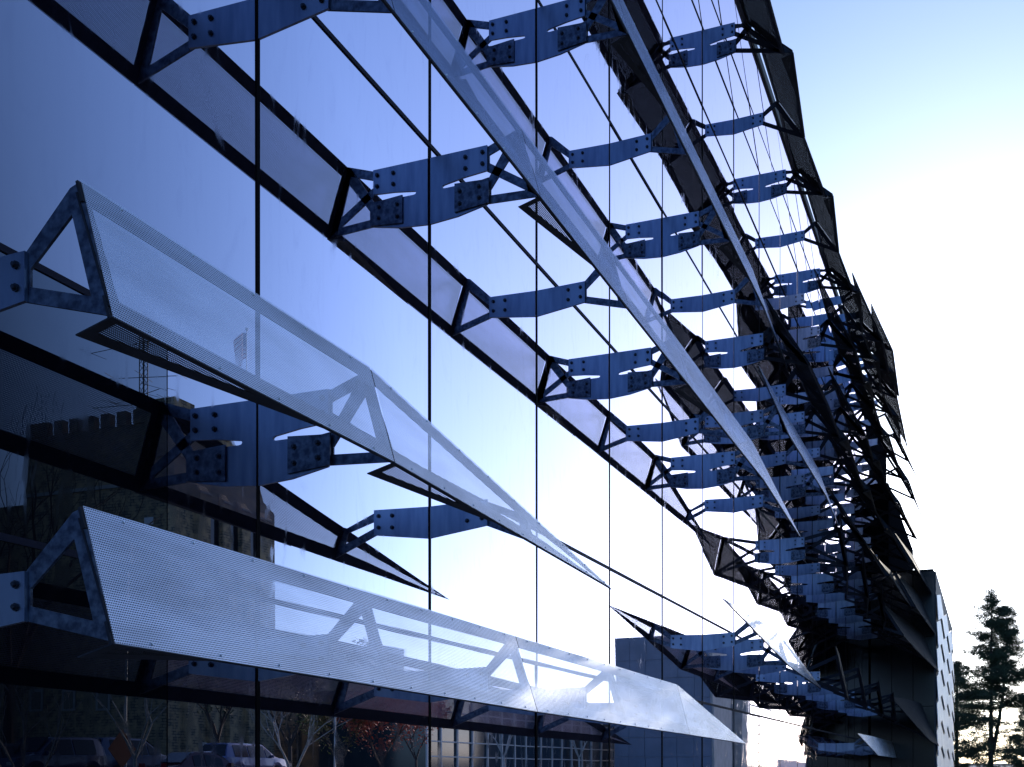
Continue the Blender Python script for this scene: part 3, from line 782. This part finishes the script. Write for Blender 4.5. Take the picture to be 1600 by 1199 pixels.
# --- trees
def limb(mb, p, d, ln, r, depth, rng, tips, spread=.6, up=.15, n=5):
    q = p + d * ln
    mid = p + d * ln * .5 + Vector((rng.uniform(-1, 1), rng.uniform(-1, 1), rng.uniform(-.4, .4))) * ln * .06
    mb.tube(p, mid, r, r * .86, n); mb.tube(mid, q, r * .86, r * .68, n)
    tips.append(q)
    if depth == 0: return
    for c in range(rng.choice([2, 2, 3])):
        nd = (d + Vector((rng.uniform(-1, 1), rng.uniform(-1, 1), rng.uniform(-.5, .9))) * spread + Vector((0, 0, up))).normalized()
        limb(mb, q if c < 2 else mid, nd, ln * rng.uniform(.62, .85), r * rng.uniform(.5, .66), depth - 1, rng, tips, spread, up, max(3, n - 1))
def bare_tree(px, E, hgt, seed, label, bark='bark_pale', depth=5, r=.05, spread=.62, leaves=None, group=None, nleaf=0, ls=.09, dx=0):
    rng = random.Random(seed); y = along(px, E) + dx; z = gz(E, y)
    t = empty('tree', (E, y, z), label, 'tree', group)
    tr = MB(); cr = MB(); tips = []
    th = hgt * .28
    tr.tube((0, 0, -.1), (.03, .02, th), r * 1.25, r, 7)
    for c in range(4):
        a = c * 1.6 + rng.uniform(0, .8)
        d = Vector((math.cos(a) * .55, math.sin(a) * .55, 1)).normalized()
        limb(cr, Vector((.03, .02, th - .02)), d, hgt * .26, r * .7, depth - 1, rng, tips, spread)
    tr.build('trunk', M[bark], t); c = cr.build('crown', M[bark], t)
    if leaves:
        vs = []; fs = []
        for q in range(nleaf):
            p = rng.choice(tips) + Vector([rng.gauss(0, .22) for _ in range(3)])
            a = Vector([rng.uniform(-1, 1) for _ in range(3)]).normalized(); b = a.orthogonal().normalized()
            k = len(vs); s_ = ls * rng.uniform(.6, 1.3)
            vs += [p - a * s_, p + b * s_ * .5, p + a * s_, p - b * s_ * .5]; fs.append((k, k+1, k+2, k+3))
        lv = link_mesh('leaves', mesh_from('leaves', vs, fs), leaves, t); lv['kind'] = 'stuff'
    return t
red = noise_mat('red_leaves', (0.30, 0.040, 0.018), (0.45, 0.10, 0.03), 2, .7)
yel = noise_mat('yellow_leaves', (0.20, 0.13, 0.02), (0.12, 0.12, 0.02), 2, .7)
grn = noise_mat('dark_leaves', (0.025, 0.04, 0.015), (0.05, 0.06, 0.02), 2, .8)
bare_tree(38, 13, 3.4, 11, 'small bare pale-barked tree mirrored at the lower left corner', depth=5, r=.045)
bare_tree(215, 22, 5.0, 12, 'bare tree with drooping twigs mirrored behind the orange sign', depth=5, r=.06)
bare_tree(460, 17, 4.3, 13, 'bare young tree mirrored right of the parked cars', depth=5, r=.05)
bare_tree(350, 38, 7.5, 14, 'half-bare leafy tree mirrored in front of the stone wall', 'bark', 5, .12, .6, grn, None, 2600, .13)
bare_tree(455, 36, 6.5, 15, 'dark leafy tree mirrored between the stone hall and the red tree', 'bark', 5, .12, .6, grn, None, 3200, .13)
bare_tree(595, 22, 4.4, 16, 'broad tree with rust-red autumn leaves mirrored just right of the thin pale pole', 'bark', 5, .07, .7, red, None, 6500, .075)
bare_tree(648, 26, 4.8, 26, 'rust-red tree mirrored in front of the left end of the low glazed hall', 'bark', 5, .07, .7, red, None, 5500, .08)
bare_tree(528, 24, 4.2, 17, 'small tree with yellowing leaves mirrored left of the red one', 'bark', 5, .06, .6, yel, None, 2500, .08)
bare_tree(790, 30, 5.6, 18, 'bare twiggy tree mirrored in front of the low glazed hall', depth=6, r=.07)
bare_tree(905, 36, 6.2, 19, 'bare twiggy tree mirrored right of centre below the lowest shade', depth=6, r=.08)
bare_tree(1040, 50, 9.0, 20, 'bare tree mirrored left of the pale modern block', depth=6, r=.1)
bare_tree(1262, 40, 10.0, 21, 'bare leaning tree mirrored right of the pale modern block', 'bark', 6, .14)
bare_tree(15, 55, 22.0, 22, 'tall bare tree mirrored at the left edge beside the stone hall', 'bark', 6, .3)
bare_tree(505, 70, 15.0, 23, 'leafy tree mirrored behind the lowest shade right of the stone hall', 'bark', 5, .2, .6, grn, None, 2600, .3)
bare_tree(725, 75, 16.0, 24, 'bare tree mirrored through the middle of the lowest shade', 'bark', 6, .16)

# --- pines at the right edge
def pine(e, s, hgt, rad, seed, label, fork=False):
    rng = random.Random(seed)
    t = empty('pine_tree', (e, s, gz(e, s)), label, 'tree')
    tr = MB(); stems = [(Vector((0, 0, -.2)), Vector((.05, 0, hgt)), .17)]
    if fork: stems.append((Vector((.1, 0, hgt * .22)), Vector((rad * .24, .2, hgt * .93)), .12))
    br = MB(); vs = []; fs = []
    for si, (p, q, r) in enumerate(stems):
        N_ = 8
        for i in range(N_):
            a, b = p.lerp(q, i / N_), p.lerp(q, (i + 1) / N_)
            if si == 1: bend = lambda f: Vector((rad * .07 * math.sin(f * 3.14), 0, 0)); a = a + bend(i / N_); b = b + bend((i + 1) / N_)
            tr.tube(a, b, r * (1 - .88 * i / N_), r * (1 - .88 * (i + 1) / N_), 8)
        nb = 92 if si == 0 else 64
        for i in range(nb):
            f = .10 + .89 * (i / nb) ** .9 if si == 0 else .30 + .69 * i / nb
            base = p.lerp(q, f); hf = base.z / hgt
            env = rad * (1.05 - hf ** 1.5) * rng.uniform(.45, 1.15)
            if hf < .30: env *= rng.uniform(.35, 1.0)
            if env < .12: env = .12
            a = rng.uniform(0, 6.283); d = Vector((math.cos(a), math.sin(a), rng.uniform(-.05, .4)))
            end = base + d * env; midp = base.lerp(end, .55) + Vector((0, 0, -.06 * env))
            br.tube(base, midp, .035 * (1.2 - hf) + .008, .02 * (1.2 - hf) + .005, 4); br.tube(midp, end, .02 * (1.2 - hf) + .005, .005, 4)
            ncl = int(9 + env * 13)
            for c in range(ncl):
                g = rng.uniform(.30, 1.05)
                cpt = (base.lerp(midp, g / .55) if g < .55 else midp.lerp(end, (g - .55) / .45)) + Vector((rng.gauss(0, .20 * env ** .5), rng.gauss(0, .20 * env ** .5), rng.gauss(.03, .10)))
                for l in range(26):
                    dd = Vector((rng.gauss(0, 1), rng.gauss(0, 1), rng.gauss(.35, .7))).normalized()
                    ln = rng.uniform(.10, .22); w_ = dd.orthogonal().normalized() * .014
                    o_ = cpt + Vector((rng.gauss(0, .11), rng.gauss(0, .11), rng.gauss(0, .05)))
                    k = len(vs); vs += [o_ - w_, o_ + w_, o_ + dd * ln]; fs.append((k, k+1, k+2))
    tr.build('trunk', M['bark'], t, True)
    c = br.build('crown', M['bark'], t)
    nd = link_mesh('needles', mesh_from('needles', vs, fs), needle, t); nd['kind'] = 'stuff'
needle = noise_mat('pine_needles', (0.018, 0.030, 0.012), (0.045, 0.060, 0.022), 3, .8)
pine(2.50, 72, 11.9, 3.6, 31, 'tall dark pine with a forked trunk at the right edge', True)
pine(0.35, 84, 9.0, 2.6, 32, 'dense shorter pine tucked behind the pale screen')
pine(4.9, 88, 6.6, 2.4, 33, 'low pine right of the forked trunk')

# --- parked cars across the road
def car(px, E, rz, kind, paint, label, dy=0):
    y = along(px, E) + dy
    t = empty('parked_car', (E, y, gz(E, y) + .06), label, 'car', 'cars parked across from the glass wall')
    t.rotation_euler = (0, 0, rz)
    Ln, Wd, Ht = {'suv': (4.7, 1.86, 1.76), 'sedan': (4.6, 1.80, 1.44), 'van': (4.9, 1.92, 1.72)}[kind]
    hl = Ln / 2
    belt = Ht * .58
    if kind == 'sedan': prof_ = [(-hl, .62), (-hl + .08, .82), (-hl + .85, .92), (-hl + 1.55, Ht - .02), (hl * .12, Ht), (hl * .46, belt + .10), (hl - .15, .78), (hl, .55)]
    else: prof_ = [(-hl, .62), (-hl + .05, belt), (-hl + .42, Ht - .06), (-hl + .9, Ht), (hl * .18, Ht - .03), (hl * .55, belt + .10), (hl - .12, .92), (hl, .6)]
    # lower body with wheel arches
    def wid(x): return Wd / 2 * (1 - .10 * (abs(x) / hl) ** 4)
    low_ = []; N_ = 22
    def lowline(x):
        for wx in (-hl * .58, hl * .60):
            if abs(x - wx) < .38: return .26 + math.sqrt(max(0, .38 ** 2 - (x - wx) ** 2)) * .95
        return .26
    def topline(x):
        for (a, b) in zip(prof_[:-1], prof_[1:]):
            if a[0] <= x <= b[0]: return a[1] + (b[1] - a[1]) * (x - a[0]) / (b[0] - a[0])
        return .6
    xs_ = [-hl + Ln * i / 40 for i in range(41)]
    v = []; f = []
    for x_ in xs_:
        tl = topline(x_); sh = min(tl, belt); w0 = wid(x_)
        lo = min(lowline(x_), sh - .05)
        tw = w0 * (1 - .26 * max(0, tl - belt) / (Ht - belt + .001))
        ring = [(-w0 * .96, lo), (-w0, (lo + sh) / 2), (-w0 * .97, sh), (-tw * .97, tl - .03 if tl > belt else tl), (-tw * .8, tl + .0), (tw * .8, tl), (tw * .97, tl - .03 if tl > belt else tl), (w0 * .97, sh), (w0, (lo + sh) / 2), (w0 * .96, lo)]
        v += [(r_[0], x_, r_[1]) for r_ in ring]
    for i in range(40):
        for j in range(10):
            f.append((i*10+j, i*10+(j+1) % 10, (i+1)*10+(j+1) % 10, (i+1)*10+j))
    f.append(tuple(range(10))); f.append(tuple(range(400, 410))[::-1])
    body = link_mesh('body', mesh_from('body', v, f, None, False), paint, t)
    # side glass: follows the leaning sides
    for sd in (-1, 1):
        spans = [(-hl + .75, -.55), (-.45, .42), (.50, hl * .40)] if kind != 'sedan' else [(-hl + 1.45, -.35), (-.27, .55)]
        for (a, b) in spans:
            pts = []
            z0 = belt + .03
            for x_ in (a, b): pts.append((sd * (wid(x_) * .97 + .006), x_, z0))
            for x_ in (b, a):
                tl = min(topline(x_), Ht) - .10
                tl = max(tl, z0 + .06); tw = wid(x_) * (1 - .26 * (tl - belt) / (Ht - belt)) * .975 + .004
                pts.append((sd * tw, x_, tl))
            MB().prism(pts, (sd * .006, 0, 0)).build('side_window', M['window'], t)
        for wx in (-hl * .58, hl * .60):
            wm = MB(); wm.tube((sd * (Wd / 2 - .22), wx, .33), (sd * (Wd / 2 - .02), wx, .33), .33, .33, 18)
            wh = wm.build('wheel', tyre, t)
            MB().tube((sd * (Wd / 2 - .06), wx, .33), (sd * (Wd / 2 - .005), wx, .33), .20, .19, 14).build('rim', M['pole'], wh)
        MB().box((sd * (Wd / 2 + .02) - .09, hl * .36, belt + .02), (sd * (Wd / 2 + .02) + .09, hl * .36 + .12, belt + .16)).build('mirror', paint, t)
        MB().box((sd * Wd * .34 - .16, hl * .985 - .05, .66), (sd * Wd * .34 + .16, hl * .985 + .015, .78)).build('headlight', lamp_glass, t)
        MB().box((sd * Wd * .36 - .14, -hl - .012, .78), (sd * Wd * .36 + .14, -hl + .06, .95)).build('tail_light', tail, t)
    a0, a1 = (prof_[5], prof_[4])
    w0, w1 = Wd * .40, Wd * .33
    MB().prism([(-w0, a0[0] - .10, a0[1] + .05), (w0, a0[0] - .10, a0[1] + .05), (w1, a1[0] + .14, a1[1] - .03), (-w1, a1[0] + .14, a1[1] - .03)], (0, .03, .035)).build('windscreen', M['window'], t)
    b0, b1 = (prof_[2], prof_[3]) if kind == 'sedan' else (prof_[1], prof_[2])
    MB().prism([(-w0, b0[0] + .05, b0[1] + .06), (w0, b0[0] + .05, b0[1] + .06), (w1, b1[0] - .02, b1[1] - .06), (-w1, b1[0] - .02, b1[1] - .06)], (0, -.03, .03)).build('rear_window', M['window'], t)
    return t
tyre = mat('tyre_rubber', (.015, .015, .015), .9); lamp_glass = mat('lamp_glass', (.6, .6, .62), .15); tail = mat('tail_lamp', (.35, .02, .02), .2)
def paint(name, c): 
    m = mat(name, c, .25, .2); m.node_tree.nodes['Principled BSDF'].inputs['Coat Weight'].default_value = .8; return m
car(196, 30, 0, 'suv', paint('silver_blue_paint', (.12, .16, .28)), 'light blue-grey sport utility car mirrored behind the orange sign')
car(75, 30, math.pi, 'van', paint('deep_blue_paint', (.05, .07, .16)), 'dark blue car mirrored left of the light blue-grey one')
car(8, 31, 0, 'sedan', paint('black_paint', (.02, .02, .03)), 'dark car cut by the left edge of the picture')
car(318, 26, .25, 'sedan', paint('maroon_paint', (.07, .012, .015)), 'dark red saloon car mirrored in front of the stone wall')
car(385, 32, 0, 'van', paint('violet_blue_paint', (.07, .09, .22)), 'violet-blue car mirrored beside the dark red saloon')

# --- orange warning sign and the light pole behind it
SE = 26.0; sy = along(194, SE); sg = empty('road_sign', (SE, sy, gz(SE, sy)), 'orange diamond warning sign in front of the light blue-grey car', 'sign')
cz = height(194, 1172, SE) - gz(SE, sy)
r_ = .72
MB().prism([(-.02, 0, cz - r_), (-.02, r_, cz), (-.02, 0, cz + r_), (-.02, -r_, cz)], (.012, 0, 0)).build('face', mat('orange_sheeting', (.42, .09, .015), .5), sg)
MB().tube((.02, 0, 0), (.02, 0, cz + .4), .03, n=6).build('post', M['mast'], sg)
PE = 27.0; py_ = along(200, PE); lpz = height(200, 835, PE)
lampo = empty('light_pole', (PE, py_, gz(PE, py_)), 'thin pale light pole standing beside the orange sign', 'lamp post')
MB().tube((0, 0, 0), (0, 0, lpz - gz(PE, py_)), .045, .03, 8).build('pole', M['pole'], lampo)
MB().box((-.9, -.12, lpz - gz(PE, py_) - .05), (.1, .12, lpz - gz(PE, py_) + .07)).build('lamp_head', M['pole'], lampo)
PE2 = 20.0; py2 = along(523, PE2)
lamp2 = empty('light_pole', (PE2, py2, gz(PE2, py2)), 'thin pale pole mirrored left of the red-leaved tree', 'lamp post')
MB().tube((0, 0, 0), (0, 0, 3.3), .035, .03, 8).build('pole', M['pole'], lamp2)
MB().tube((0, 0, 3.3), (0, 0, 3.55), .10, .14, 10).tube((0, 0, 3.55), (0, 0, 3.6), .18, .05, 10).build('lamp_head', M['pole'], lamp2)
